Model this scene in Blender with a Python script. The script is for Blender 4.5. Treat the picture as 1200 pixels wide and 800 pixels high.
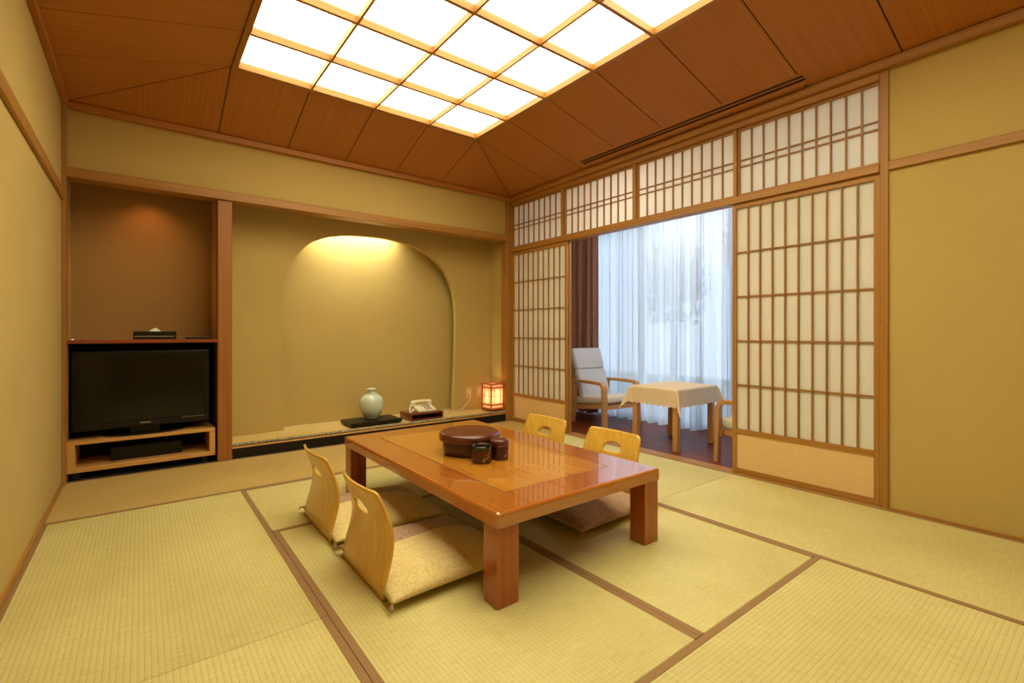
import bpy, bmesh, math, random
from mathutils import Vector, Matrix
random.seed(7)
S = bpy.context.scene
for o in list(bpy.data.objects): bpy.data.objects.remove(o)
COL = S.collection
PI = math.pi

# ------------------------------------------------------------------ camera
cam_d = bpy.data.cameras.new('camera'); cam = bpy.data.objects.new('camera', cam_d); COL.objects.link(cam)
F_PX = 562.0; YAW = math.atan(435 / 562)
cam_d.sensor_width = 36; cam_d.lens = 36 * F_PX / 1200
cam_d.shift_y = -10 / 1200
cam_d.clip_start = 0.02
cam.location = (0, 0, 1.0); cam.rotation_euler = (PI / 2, 0, -YAW)
S.camera = cam
# ------------------------------------------------------------------ world and exposure
W = bpy.data.worlds.new('sky'); S.world = W; W.use_nodes = True
bg = W.node_tree.nodes['Background']; bg.inputs[0].default_value = (0.64, 0.76, 1.0, 1); bg.inputs[1].default_value = 5.7
S.view_settings.view_transform = 'Standard'; S.view_settings.look = 'None'
S.view_settings.exposure = 0.0; S.view_settings.gamma = 1.0; S.view_settings.use_curve_mapping = False
LAMP_COL = (1.0, 0.945, 0.61)      # the big paper ceiling light
LAMP_STRENGTH = 5.5

# ------------------------------------------------------------------ materials
def srgb(r, g, b):
    f = lambda c: (c / 255 / 12.92) if c <= 10.3 else ((c / 255 + 0.055) / 1.055) ** 2.4
    return (f(r), f(g), f(b), 1)
MATS = {}
def mat(name):
    m = bpy.data.materials.new(name); m.use_nodes = True
    nt = m.node_tree; b = nt.nodes['Principled BSDF']
    MATS[name] = m
    return m, nt, b
def N(nt, t, **kw):
    n = nt.nodes.new(t)
    for k, v in kw.items():
        if k.startswith('i_'):
            n.inputs[int(k[2:])].default_value = v
        else: setattr(n, k, v)
    return n
def L(nt, a, b): nt.links.new(a, b)
def ramp(nt, stops):
    r = nt.nodes.new('ShaderNodeValToRGB')
    while len(r.color_ramp.elements) < len(stops): r.color_ramp.elements.new(0.5)
    for e, (p, c) in zip(r.color_ramp.elements, stops): e.position = p; e.color = c
    return r
def bump(nt, b, sock, strength, dist=0.002):
    n = N(nt, 'ShaderNodeBump'); n.inputs['Strength'].default_value = strength; n.inputs['Distance'].default_value = dist
    L(nt, sock, n.inputs['Height']); L(nt, n.outputs[0], b.inputs['Normal'])
def simple(name, col, rough=0.5, **kw):
    m, nt, b = mat(name); b.inputs['Base Color'].default_value = col; b.inputs['Roughness'].default_value = rough
    for k, v in kw.items(): b.inputs[k.replace('_', ' ')].default_value = v
    # faint procedural variation
    tc = N(nt, 'ShaderNodeTexCoord'); nz = N(nt, 'ShaderNodeTexNoise'); nz.inputs['Scale'].default_value = 60
    L(nt, tc.outputs['Object'], nz.inputs['Vector'])
    mx = N(nt, 'ShaderNodeMix', data_type='RGBA'); mx.inputs[6].default_value = col
    mx.inputs[7].default_value = tuple(c * 0.85 for c in col[:3]) + (1,)
    L(nt, nz.outputs['Fac'], mx.inputs[0]); L(nt, mx.outputs[2], b.inputs['Base Color'])
    return m
def wood(name, light, dark, axis='z', rough=0.45, scale=1.0, coat=0.0, coat_rough=0.1, figure=0.0, bumpv=0.08, flat=False):
    """straight grain running along the given object axis"""
    m, nt, b = mat(name)
    tc = N(nt, 'ShaderNodeTexCoord'); mp = N(nt, 'ShaderNodeMapping')
    s = {'x': (0.8, 75, 75), 'y': (75, 0.8, 75), 'z': (75, 75, 0.8)}[axis]
    if flat: s = (s[0], s[1], 0.8)
    mp.inputs['Scale'].default_value = tuple(v * scale for v in s)
    L(nt, tc.outputs['Object'], mp.inputs['Vector'])
    n1 = N(nt, 'ShaderNodeTexNoise'); n1.inputs['Scale'].default_value = 1.0; n1.inputs['Detail'].default_value = 6
    n1.inputs['Roughness'].default_value = 0.6; n1.inputs['Distortion'].default_value = 0.0
    L(nt, mp.outputs[0], n1.inputs['Vector'])
    n2 = N(nt, 'ShaderNodeTexNoise'); n2.inputs['Scale'].default_value = 3.0; n2.inputs['Detail'].default_value = 2
    L(nt, tc.outputs['Object'], n2.inputs['Vector'])
    ad = N(nt, 'ShaderNodeMath', operation='MULTIPLY_ADD'); ad.inputs[1].default_value = 0.12 + figure; 
    L(nt, n2.outputs['Fac'], ad.inputs[0]); L(nt, n1.outputs['Fac'], ad.inputs[2])
    r = ramp(nt, [(0.36, dark), (0.76, light)])
    L(nt, ad.outputs[0], r.inputs[0]); L(nt, r.outputs[0], b.inputs['Base Color'])
    b.inputs['Roughness'].default_value = rough
    b.inputs['Coat Weight'].default_value = coat; b.inputs['Coat Roughness'].default_value = coat_rough
    if coat >= 1.0: b.inputs['Coat IOR'].default_value = 1.85
    if bumpv: bump(nt, b, n1.outputs['Fac'], bumpv, 0.001)
    return m
def plaster(name, c1, c2):
    m, nt, b = mat(name)
    tc = N(nt, 'ShaderNodeTexCoord')
    n1 = N(nt, 'ShaderNodeTexNoise'); n1.inputs['Scale'].default_value = 2.2; n1.inputs['Detail'].default_value = 3
    n2 = N(nt, 'ShaderNodeTexNoise'); n2.inputs['Scale'].default_value = 190; n2.inputs['Detail'].default_value = 4
    L(nt, tc.outputs['Object'], n1.inputs['Vector']); L(nt, tc.outputs['Object'], n2.inputs['Vector'])
    r = ramp(nt, [(0.3, c1), (0.7, c2)])
    ad = N(nt, 'ShaderNodeMath', operation='MULTIPLY_ADD'); ad.inputs[1].default_value = 0.55
    sb = N(nt, 'ShaderNodeMath', operation='MULTIPLY'); sb.inputs[1].default_value = 0.45
    L(nt, n1.outputs['Fac'], sb.inputs[0])
    L(nt, n2.outputs['Fac'], ad.inputs[0]); L(nt, sb.outputs[0], ad.inputs[2])
    L(nt, ad.outputs[0], r.inputs[0]); L(nt, r.outputs[0], b.inputs['Base Color'])
    b.inputs['Roughness'].default_value = 0.92
    bump(nt, b, n2.outputs['Fac'], 0.35, 0.002)
    return m

plaster('plaster', srgb(182, 156, 92), srgb(192, 166, 100))
plaster('recess_shade_plaster', srgb(156, 118, 66), srgb(166, 128, 72))  # wall plaster toned browner, deepening the recess's shade by colour
wood('cedar_z', srgb(178, 126, 57), srgb(148, 96, 36), 'z')
wood('cedar_y', srgb(178, 126, 57), srgb(148, 96, 36), 'y')
wood('cedar_x', srgb(178, 126, 57), srgb(148, 96, 36), 'x')
wood('lattice_z', srgb(166, 112, 50), srgb(136, 86, 34), 'z')
wood('lattice_y', srgb(166, 112, 50), srgb(136, 86, 34), 'y')
wood('post_red', srgb(168, 108, 46), srgb(138, 80, 30), 'z')
wood('ceiling_x', srgb(182, 118, 46), srgb(162, 98, 34), 'x', scale=0.9, rough=0.5, flat=True)
wood('ceiling_y', srgb(182, 118, 46), srgb(162, 98, 34), 'y', scale=0.9, rough=0.5, flat=True)
wood('shelf_red', srgb(160, 76, 38), srgb(116, 46, 20), 'x', rough=0.3, coat=0.5)
wood('table_leg', srgb(172, 92, 30), srgb(134, 62, 16), 'z', rough=0.3, coat=0.5, coat_rough=0.12)
wood('table_rim', srgb(178, 101, 30), srgb(156, 83, 22), 'y', rough=0.25, scale=0.5, coat=1.0, coat_rough=0.025, figure=0.1, bumpv=0)
wood('table_rim_end', srgb(178, 101, 30), srgb(156, 83, 22), 'x', rough=0.25, scale=0.5, coat=1.0, coat_rough=0.025, figure=0.1, bumpv=0)
wood('table_panel', srgb(198, 130, 42), srgb(180, 111, 32), 'y', rough=0.25, scale=0.35, coat=1.0, coat_rough=0.025, figure=0.25, bumpv=0)
wood('maple', srgb(224, 178, 78), srgb(206, 154, 58), 'z', rough=0.3, scale=0.5, coat=0.5, coat_rough=0.15, bumpv=0)
wood('beech_z', srgb(206, 156, 96), srgb(180, 124, 66), 'z', rough=0.4)
wood('beech_y', srgb(206, 156, 96), srgb(180, 124, 66), 'y', rough=0.4)
wood('oak_x', srgb(214, 164, 96), srgb(190, 136, 70), 'x', rough=0.4)
wood('phone_wood', srgb(128, 58, 34), srgb(92, 36, 18), 'x', rough=0.3, coat=0.3)
simple('black_lacquer', srgb(20, 14, 10), 0.4, Specular_IOR_Level=0.3)
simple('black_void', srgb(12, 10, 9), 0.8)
simple('black_plastic', srgb(9, 9, 9), 0.35, Specular_IOR_Level=0.3)
simple('tv_screen', srgb(4, 4, 4), 0.12, Specular_IOR_Level=0.35)
simple('silver', srgb(190, 188, 180), 0.3, Metallic=0.8)
simple('red_lacquer', srgb(88, 26, 14), 0.35, Coat_Weight=0.45, Coat_Roughness=0.15)
simple('dark_lacquer', srgb(60, 15, 10), 0.35, Coat_Weight=0.3, Coat_Roughness=0.12)
simple('cup_black', srgb(14, 10, 9), 0.15, Coat_Weight=1.0)
simple('gold', srgb(196, 140, 66), 0.35, Metallic=0.6)
simple('celadon', srgb(196, 204, 186), 0.18, Coat_Weight=0.6)
simple('cream_plastic', srgb(226, 214, 184), 0.4)
simple('grey_plastic', srgb(120, 112, 96), 0.5)
simple('white_paper', srgb(240, 236, 226), 0.8)
simple('heri', srgb(152, 116, 78), 0.85)
simple('hakama', srgb(226, 190, 134), 0.75)
simple('grey_fabric', srgb(206, 206, 216), 0.95)
simple('seat_fabric', srgb(222, 214, 202), 0.95)
simple('aluminium', srgb(200, 202, 204), 0.4, Metallic=0.6)
simple('vent_dark', srgb(40, 22, 12), 0.7)
simple('lantern_wood', srgb(186, 96, 54), 0.5)
simple('earth', srgb(96, 104, 74), 0.95)
simple('bark', srgb(84, 66, 48), 0.9)
simple('leaf', srgb(74, 112, 56), 0.7)
simple('far_render', srgb(190, 196, 204), 0.9)

# tatami: rush ridges along local x
def tatami(name, k):
    C_ = lambda r, g, b_: srgb(r * k[0], g * k[1], b_ * k[2])
    m, nt, b = mat(name)
    tc = N(nt, 'ShaderNodeTexCoord'); sx = N(nt, 'ShaderNodeSeparateXYZ'); L(nt, tc.outputs['Object'], sx.inputs[0])
    mu = N(nt, 'ShaderNodeMath', operation='MULTIPLY'); mu.inputs[1].default_value = PI / 0.0165
    L(nt, sx.outputs['Y'], mu.inputs[0])
    si = N(nt, 'ShaderNodeMath', operation='SINE'); L(nt, mu.outputs[0], si.inputs[0])
    ab = N(nt, 'ShaderNodeMath', operation='ABSOLUTE'); L(nt, si.outputs[0], ab.inputs[0])
    pw = N(nt, 'ShaderNodeMath', operation='POWER'); pw.inputs[1].default_value = 0.55; L(nt, ab.outputs[0], pw.inputs[0])
    mp = N(nt, 'ShaderNodeMapping'); mp.inputs['Scale'].default_value = (150, 14, 1); L(nt, tc.outputs['Object'], mp.inputs[0])
    nz = N(nt, 'ShaderNodeTexNoise'); nz.inputs['Scale'].default_value = 1; nz.inputs['Detail'].default_value = 4; L(nt, mp.outputs[0], nz.inputs[0])
    lg = N(nt, 'ShaderNodeTexNoise'); lg.inputs['Scale'].default_value = 1.8; lg.inputs['Detail'].default_value = 2; L(nt, tc.outputs['Object'], lg.inputs[0])
    r = ramp(nt, [(0.25, C_(184, 168, 104)), (0.75, C_(218, 206, 146))])
    a1 = N(nt, 'ShaderNodeMath', operation='MULTIPLY_ADD'); a1.inputs[1].default_value = 0.5
    s1 = N(nt, 'ShaderNodeMath', operation='MULTIPLY'); s1.inputs[1].default_value = 0.5
    L(nt, lg.outputs[0], s1.inputs[0]); L(nt, nz.outputs[0], a1.inputs[0]); L(nt, s1.outputs[0], a1.inputs[2]); L(nt, a1.outputs[0], r.inputs[0])
    mx = N(nt, 'ShaderNodeMix', data_type='RGBA'); mx.inputs[6].default_value = C_(150, 129, 70)
    L(nt, r.outputs[0], mx.inputs[7])
    mr = N(nt, 'ShaderNodeMapRange'); mr.inputs[1].default_value = 0.0; mr.inputs[2].default_value = 0.75; mr.inputs[3].default_value = 0.3; mr.inputs[4].default_value = 1.0
    m2 = N(nt, 'ShaderNodeMapping'); m2.inputs['Scale'].default_value = (90, 50, 1); L(nt, tc.outputs['Object'], m2.inputs[0])
    dn = N(nt, 'ShaderNodeTexNoise'); dn.inputs['Scale'].default_value = 1; dn.inputs['Detail'].default_value = 2; L(nt, m2.outputs[0], dn.inputs[0])
    da = N(nt, 'ShaderNodeMath', operation='MULTIPLY_ADD'); da.inputs[1].default_value = 0.9; da.inputs[2].default_value = -0.25; L(nt, dn.outputs[0], da.inputs[0])
    db = N(nt, 'ShaderNodeMath', operation='ADD'); L(nt, pw.outputs[0], db.inputs[0]); L(nt, da.outputs[0], db.inputs[1])
    mr.clamp = True
    L(nt, db.outputs[0], mr.inputs[0]); L(nt, mr.outputs[0], mx.inputs[0]); L(nt, mx.outputs[2], b.inputs['Base Color'])
    hb = N(nt, 'ShaderNodeMath', operation='MULTIPLY_ADD'); hb.inputs[1].default_value = 0.25
    L(nt, nz.outputs[0], hb.inputs[0]); L(nt, pw.outputs[0], hb.inputs[2])
    bump(nt, b, hb.outputs[0], 0.5, 0.002)
    b.inputs['Roughness'].default_value = 0.6
tatami('tatami', (1, 1, 1)); tatami('tatami_brown', (0.96, 0.87, 0.78))  # second, browner tone for the back row and the alcove matting
def mat_edge():      # speckled cloth edging of the alcove mat
    m, nt, b = mat('speckled_edge')
    tc = N(nt, 'ShaderNodeTexCoord'); v = N(nt, 'ShaderNodeTexVoronoi'); v.inputs['Scale'].default_value = 80
    L(nt, tc.outputs['Object'], v.inputs[0])
    r = ramp(nt, [(0.35, srgb(196, 182, 150)), (0.6, srgb(140, 124, 96))]); L(nt, v.outputs['Distance'], r.inputs[0])
    L(nt, r.outputs[0], b.inputs['Base Color']); b.inputs['Roughness'].default_value = 0.9
mat_edge()
def translucent(name, col, trans_col, mix, transparent=0.0, fibre=0.0):
    m, nt, b = mat(name); out = nt.nodes['Material Output']; nt.nodes.remove(b)
    d = N(nt, 'ShaderNodeBsdfDiffuse'); t = N(nt, 'ShaderNodeBsdfTranslucent'); mx = N(nt, 'ShaderNodeMixShader')
    tc = N(nt, 'ShaderNodeTexCoord'); nz = N(nt, 'ShaderNodeTexNoise'); nz.inputs['Scale'].default_value = 25; nz.inputs['Detail'].default_value = 5
    L(nt, tc.outputs['Object'], nz.inputs[0])
    cm = N(nt, 'ShaderNodeMix', data_type='RGBA'); cm.inputs[6].default_value = col; cm.inputs[7].default_value = tuple(c * (1 - fibre) for c in col[:3]) + (1,)
    L(nt, nz.outputs[0], cm.inputs[0]); L(nt, cm.outputs[2], d.inputs[0])
    t.inputs[0].default_value = trans_col
    mx.inputs[0].default_value = mix; L(nt, d.outputs[0], mx.inputs[1]); L(nt, t.outputs[0], mx.inputs[2])
    last = mx
    if transparent:
        tr = N(nt, 'ShaderNodeBsdfTransparent'); m2 = N(nt, 'ShaderNodeMixShader'); m2.inputs[0].default_value = transparent
        L(nt, mx.outputs[0], m2.inputs[1]); L(nt, tr.outputs[0], m2.inputs[2]); last = m2
    L(nt, last.outputs[0], out.inputs[0])
    return m
translucent('shoji_paper', srgb(252, 247, 238), srgb(250, 248, 246), 0.42, fibre=0.04)
translucent('sheer', srgb(232, 234, 240), srgb(236, 240, 248), 0.6, 0.07, 0.05)
translucent('lace', srgb(252, 232, 204), srgb(248, 224, 200), 0.3, 0.0, 0.08)
def emit(name, col, strength):
    m, nt, b = mat(name)
    b.inputs['Base Color'].default_value = (0.8, 0.8, 0.75, 1)
    b.inputs['Emission Color'].default_value = (*col, 1); b.inputs['Emission Strength'].default_value = strength
    b.inputs['Roughness'].default_value = 0.9
emit('light_paper', LAMP_COL, LAMP_STRENGTH)
emit('bulb', (1.0, 0.72, 0.45), 38)
emit('niche_tube', (1.0, 0.86, 0.5), 5)
emit('veranda_glow', (1.0, 0.87, 0.70), 44)
emit('spot_glow', (1.0, 0.55, 0.25), 6)
translucent('lantern_paper', srgb(246, 230, 206), srgb(248, 222, 190), 0.6, 0.06)
def glass():
    m, nt, b = mat('window_glass'); out = nt.nodes['Material Output']; nt.nodes.remove(b)
    g = N(nt, 'ShaderNodeBsdfGlossy'); g.inputs['Roughness'].default_value = 0.02
    t = N(nt, 'ShaderNodeBsdfTransparent'); t.inputs[0].default_value = (0.93, 0.97, 0.96, 1)
    mx = N(nt, 'ShaderNodeMixShader'); fr = N(nt, 'ShaderNodeFresnel'); fr.inputs[0].default_value = 1.45
    L(nt, fr.outputs[0], mx.inputs[0]); L(nt, t.outputs[0], mx.inputs[1]); L(nt, g.outputs[0], mx.inputs[2]); L(nt, mx.outputs[0], out.inputs[0])
glass()
def fabric(name, c1, c2, scale=160, rough=0.95):
    m, nt, b = mat(name)
    tc = N(nt, 'ShaderNodeTexCoord')
    n1 = N(nt, 'ShaderNodeTexNoise'); n1.inputs['Scale'].default_value = scale; n1.inputs['Detail'].default_value = 3
    v = N(nt, 'ShaderNodeTexVoronoi'); v.inputs['Scale'].default_value = scale * 0.45
    L(nt, tc.outputs['Object'], n1.inputs[0]); L(nt, tc.outputs['Object'], v.inputs[0])
    mu = N(nt, 'ShaderNodeMath', operation='MULTIPLY_ADD'); mu.inputs[1].default_value = 0.5
    L(nt, v.outputs['Distance'], mu.inputs[0]); L(nt, n1.outputs[0], mu.inputs[2])
    r = ramp(nt, [(0.45, c1), (0.9, c2)]); L(nt, mu.outputs[0], r.inputs[0]); L(nt, r.outputs[0], b.inputs['Base Color'])
    b.inputs['Roughness'].default_value = rough; b.inputs['Sheen Weight'].default_value = 0.2
    bump(nt, b, n1.outputs[0], 0.3, 0.001)
fabric('cushion_beige', srgb(198, 172, 112), srgb(220, 198, 142))
fabric('cushion_mauve', srgb(140, 106, 84), srgb(182, 148, 122))
fabric('curtain_brown', srgb(132, 92, 74), srgb(160, 116, 96), 90)
def floorboards():
    m, nt, b = mat('veranda_wood')
    tc = N(nt, 'ShaderNodeTexCoord'); mp = N(nt, 'ShaderNodeMapping'); mp.inputs['Scale'].default_value = (30, 1.2, 30)
    L(nt, tc.outputs['Object'], mp.inputs[0]); nz = N(nt, 'ShaderNodeTexNoise'); nz.inputs['Scale'].default_value = 1; nz.inputs['Detail'].default_value = 5
    L(nt, mp.outputs[0], nz.inputs[0]); r = ramp(nt, [(0.3, srgb(84, 36, 16)), (0.75, srgb(126, 60, 28))]); L(nt, nz.outputs[0], r.inputs[0])
    L(nt, r.outputs[0], b.inputs['Base Color']); b.inputs['Roughness'].default_value = 0.42; b.inputs['Specular IOR Level'].default_value = 0.18
floorboards()

# ------------------------------------------------------------------ mesh helpers
def world_off(p):
    v = Vector((0, 0, 0))
    while p: v += p.location; p = p.parent
    return v
def obj(name, bm, m, parent=None, smooth=False, offset=True):
    """bm is in world coordinates (minus the parent's own place)"""
    if parent is not None and offset:
        bmesh.ops.translate(bm, verts=bm.verts, vec=-world_off(parent))
    me = bpy.data.meshes.new(name); bm.to_mesh(me); bm.free()
    ms = m if isinstance(m, (list, tuple)) else [m]
    for k in ms: me.materials.append(MATS[k])
    if smooth:
        for p in me.polygons: p.use_smooth = True
    o = bpy.data.objects.new(name, me); COL.objects.link(o); o.parent = parent
    return o
def tag(o, label=None, cat=None, group=None, kind=None):
    if label: o['label'] = label
    if cat: o['category'] = cat
    if group: o['group'] = group
    if kind: o['kind'] = kind
    return o
def thing(name, loc, label, cat, group=None, kind=None):
    o = bpy.data.objects.new(name, None); COL.objects.link(o); o.location = loc; o.empty_display_size = 0.1
    return tag(o, label, cat, group, kind)
def add_box(bm, x, y, z, bevel=0.0, seg=2):
    vs = [bm.verts.new((x[i], y[j], z[k])) for k in (0, 1) for j in (0, 1) for i in (0, 1)]
    fs = [(0, 2, 3, 1), (4, 5, 7, 6), (0, 1, 5, 4), (2, 6, 7, 3), (0, 4, 6, 2), (1, 3, 7, 5)]
    faces = [bm.faces.new([vs[i] for i in f]) for f in fs]
    if bevel:
        es = list({e for f in faces for e in f.edges})
        bmesh.ops.bevel(bm, geom=es, offset=bevel, segments=seg, affect='EDGES', profile=0.5)
    return bm
def box(name, x, y, z, m, parent=None, bevel=0.0, seg=2, smooth=False):
    return obj(name, add_box(bmesh.new(), x, y, z, bevel, seg), m, parent, smooth)
def add_prism(bm, pts, d0, d1, axis):
    """polygon pts (2-D) extruded along axis from d0 to d1"""
    def P(a, b, d): return {'x': (d, a, b), 'y': (a, d, b), 'z': (a, b, d)}[axis]
    A = [bm.verts.new(P(a, b, d0)) for a, b in pts]; B = [bm.verts.new(P(a, b, d1)) for a, b in pts]
    n = len(pts)
    bm.faces.new(A); bm.faces.new(B[::-1])
    for i in range(n): bm.faces.new((A[i], B[i], B[(i + 1) % n], A[(i + 1) % n]))
    bmesh.ops.recalc_face_normals(bm, faces=bm.faces)
    return bm
def add_lathe(bm, prof, c, n=40):
    rings = []
    for r, z in prof:
        if r < 1e-5: rings.append([bm.verts.new((c[0], c[1], c[2] + z))])
        else: rings.append([bm.verts.new((c[0] + r * math.cos(2 * PI * k / n), c[1] + r * math.sin(2 * PI * k / n), c[2] + z)) for k in range(n)])
    for a, b in zip(rings, rings[1:]):
        for k in range(n):
            k2 = (k + 1) % n
            if len(a) == 1 and len(b) == 1: continue
            if len(a) == 1: bm.faces.new((a[0], b[k2], b[k]))
            elif len(b) == 1: bm.faces.new((a[k], a[k2], b[0]))
            else: bm.faces.new((a[k], a[k2], b[k2], b[k]))
    bmesh.ops.recalc_face_normals(bm, faces=bm.faces)
    return bm
def add_tube(bm, pts, r, n=8):
    pts = [Vector(p) for p in pts]; rings = []
    for i, p in enumerate(pts):
        d = (pts[min(i + 1, len(pts) - 1)] - pts[max(i - 1, 0)]).normalized()
        u = d.cross(Vector((0, 0, 1)));  u = u if u.length > 1e-3 else d.cross(Vector((1, 0, 0)))
        u.normalize(); v = d.cross(u)
        rr = r[i] if isinstance(r, (list, tuple)) else r
        rings.append([bm.verts.new(p + u * rr * math.cos(2 * PI * k / n) + v * rr * math.sin(2 * PI * k / n)) for k in range(n)])
    for a, b in zip(rings, rings[1:]):
        for k in range(n): bm.faces.new((a[k], a[(k + 1) % n], b[(k + 1) % n], b[k]))
    bm.faces.new(rings[0]); bm.faces.new(rings[-1])
    bmesh.ops.recalc_face_normals(bm, faces=bm.faces)
    return bm
def add_strip(bm, path, w0, w1, t, axis_v):
    """bent laminated strip: path points (Vector) in a plane, width along axis_v from w0 to w1, thickness t normal to the path"""
    a = Vector(axis_v); R = []
    path = [Vector(p) for p in path]
    for i, p in enumerate(path):
        d = (path[min(i + 1, len(path) - 1)] - path[max(i - 1, 0)]).normalized(); nrm = d.cross(a).normalized()
        R.append([bm.verts.new(p + a * w + nrm * s) for w, s in ((w0, t / 2), (w1, t / 2), (w1, -t / 2), (w0, -t / 2))])
    for p, q in zip(R, R[1:]):
        for k in range(4): bm.faces.new((p[k], p[(k + 1) % 4], q[(k + 1) % 4], q[k]))
    bm.faces.new(R[0]); bm.faces.new(R[-1])
    bmesh.ops.recalc_face_normals(bm, faces=bm.faces)
    return bm
def copy_tree(o, parent=None):
    c = o.copy(); COL.objects.link(c); c.parent = parent
    for ch in list(o.children): copy_tree(ch, c)
    return c

# ------------------------------------------------------------------ room dimensions
X0, XR, XS = -0.41, 3.34, 3.36          # left wall, floor edge, right wall plane
YF, YB = -0.87, 4.36                    # front wall (behind the camera), back beam plane
YD = 4.70                               # face of the arch wall in the alcove
ZC = 2.54                               # foot of the sloping ceiling
LX0, LX1, LY0, LY1, ZL = 0.476, 2.43, -0.19, 3.665, 2.77   # ceiling light opening

# ------------------------------------------------------------------ floor
fl = box('floor', (X0 - 0.05, XS), (YF - 0.05, YB), (-0.14, -0.055), 'heri')
tag(fl, 'tatami floor of straw mats with brown cloth borders', 'floor', kind='structure')
def mat_piece(x0, x1, y0, y1, long, m='tatami'):
    lx, ly = (x1 - x0, y1 - y0) if long == 'x' else (y1 - y0, x1 - x0)
    g = 0.0012; bm = add_box(bmesh.new(), (-lx / 2 + g, lx / 2 - g), (-ly / 2 + g, ly / 2 - g), (-0.055, 0), 0.003, 1)
    o = obj('tatami_mat', bm, m, fl, offset=False)
    o.location = ((x0 + x1) / 2, (y0 + y1) / 2, 0); o.rotation_euler.z = 0 if long == 'x' else PI / 2
    for s in (-1, 1):
        ya, yb = sorted((s * (ly / 2 - g + 0.0004), s * (ly / 2 - 0.027)))
        obj('cloth_border', add_box(bmesh.new(), (-lx / 2 + g, lx / 2 - g), (ya, yb), (-0.03, 0.0016), 0.0007, 1), 'heri', o, offset=False)
C = (X0, 0.525, 1.457, 2.39, XR)
for a in ((C[0], C[1], 1.74, 3.46, 'y'), (C[0], C[1], 0, 1.74, 'y'), (C[1], C[2], 0.87, 2.63, 'y'), (C[2], C[3], 0.87, 2.63, 'y'),
          (C[3], C[4], 1.74, 3.46, 'y'), (C[3], C[4], 0, 1.74, 'y'), (C[1], C[3], 2.63, 3.46, 'x'), (C[1], C[3], 0, 0.87, 'x'),
          (C[0], 1.465, 3.46, YB - 0.005, 'x', 'tatami_brown'), (1.465, C[4], 3.46, YB - 0.005, 'x', 'tatami_brown'), (C[0], 1.465, YF, 0, 'x'), (1.465, C[4], YF, 0, 'x')):
    mat_piece(*a)

# ------------------------------------------------------------------ walls
wl = box('wall_left', (X0 - 0.1, X0), (YF - 0.1, 4.86), (-0.14, 2.6), 'plaster')
tag(wl, 'sand coloured plaster wall crossed by one wooden rail, beside the television recess', 'wall', kind='structure')
wf = box('wall_front', (X0, XS + 0.12), (YF - 0.1, YF), (-0.14, 2.6), 'plaster')
tag(wf, 'plain sand coloured plaster wall facing the arched alcove', 'wall', kind='structure')
wr = box('wall_right', (XS, XS + 0.12), (YF, 0.842), (-0.14, 2.6), 'plaster')
tag(wr, 'sand coloured plaster wall next to the paper sliding screens', 'wall', kind='structure')
box('upper_wall', (XS, XS + 0.12), (0.842, 4.86), (2.53, 2.6), 'cedar_y', wr)
wb = thing('wall_back', (0, YB, 0), 'sand coloured plaster back wall with an arched niche and a television recess', 'wall', kind='structure')
box('upper_wall', (X0, XS), (YB + 0.01, YB + 0.11), (2.10, 2.6), 'plaster', wb)
# arch wall: front panel with the arched opening, reveal, niche back
arch = [(1.035, 0.05), (1.028, 0.5), (1.018, 0.9), (1.018, 1.23), (1.03, 1.38), (1.055, 1.51), (1.092, 1.62), (1.137, 1.70), (1.186, 1.77), (1.245, 1.83), (1.315, 1.878),
        (1.40, 1.917), (1.49, 1.944), (1.60, 1.965), (1.75, 1.978), (1.905, 1.983), (2.05, 1.980), (2.19, 1.966), (2.32, 1.940), (2.44, 1.895), (2.545, 1.842),
        (2.64, 1.775), (2.72, 1.69), (2.785, 1.58), (2.826, 1.475), (2.848, 1.37), (2.860, 1.22), (2.864, 1.08), (2.860, 0.8), (2.845, 0.45), (2.82, 0.05)]
arch = [(a * YD / 4.75, 1 + (z - 1) * YD / 4.75 if z > 0.1 else z) for a, z in arch]
NB = 4.885
def arch_wall():
    bm = bmesh.new(); y = YD; xa, xb, zt = 0.53, XS, 2.22
    n = len(arch)
    # matching outer points
    outer = []
    for i, (a, z) in enumerate(arch):
        t = i / (n - 1)
        if i <= 9: outer.append((xa, 0.05 + (zt - 0.05) * i / 9))
        elif i >= n - 10: outer.append((xb, 0.05 + (zt - 0.05) * (n - 1 - i) / 9))
        else: outer.append((xa + (xb - xa) * (i - 9) / (n - 19), zt))
    vi = [bm.verts.new((a, y, z)) for a, z in arch]; vo = [bm.verts.new((a, y, z)) for a, z in outer]
    vb = [bm.verts.new((a, y + 0.055, z)) for a, z in arch]
    e = 0.004; vc = [bm.verts.new((a, y + 0.004, z)) for a, z in arch]
    for i in range(n - 1):
        bm.faces.new((vo[i], vo[i + 1], vi[i + 1], vi[i]))
        bm.faces.new((vi[i], vi[i + 1], vb[i + 1], vb[i]))
    for v in vc: bm.verts.remove(v)
    bmesh.ops.recalc_face_normals(bm, faces=bm.faces)
    return bm
obj('arch_panel', arch_wall(), 'plaster', wb)
box('niche_back', (0.53, XS), (NB, NB + 0.06), (0.05, 2.2), 'plaster', wb)
box('alcove_soffit', (0.53, XS), (YB + 0.11, NB + 0.06), (2.2, 2.28), 'plaster', wb)
box('alcove_side', (3.30, XS), (4.45, YD), (0.05, 2.2), 'plaster', wb)
# partition between television recess and alcove
box('partition', (0.478, 0.55), (4.45, NB + 0.06), (0.0, 2.2), 'plaster', wb)
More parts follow.
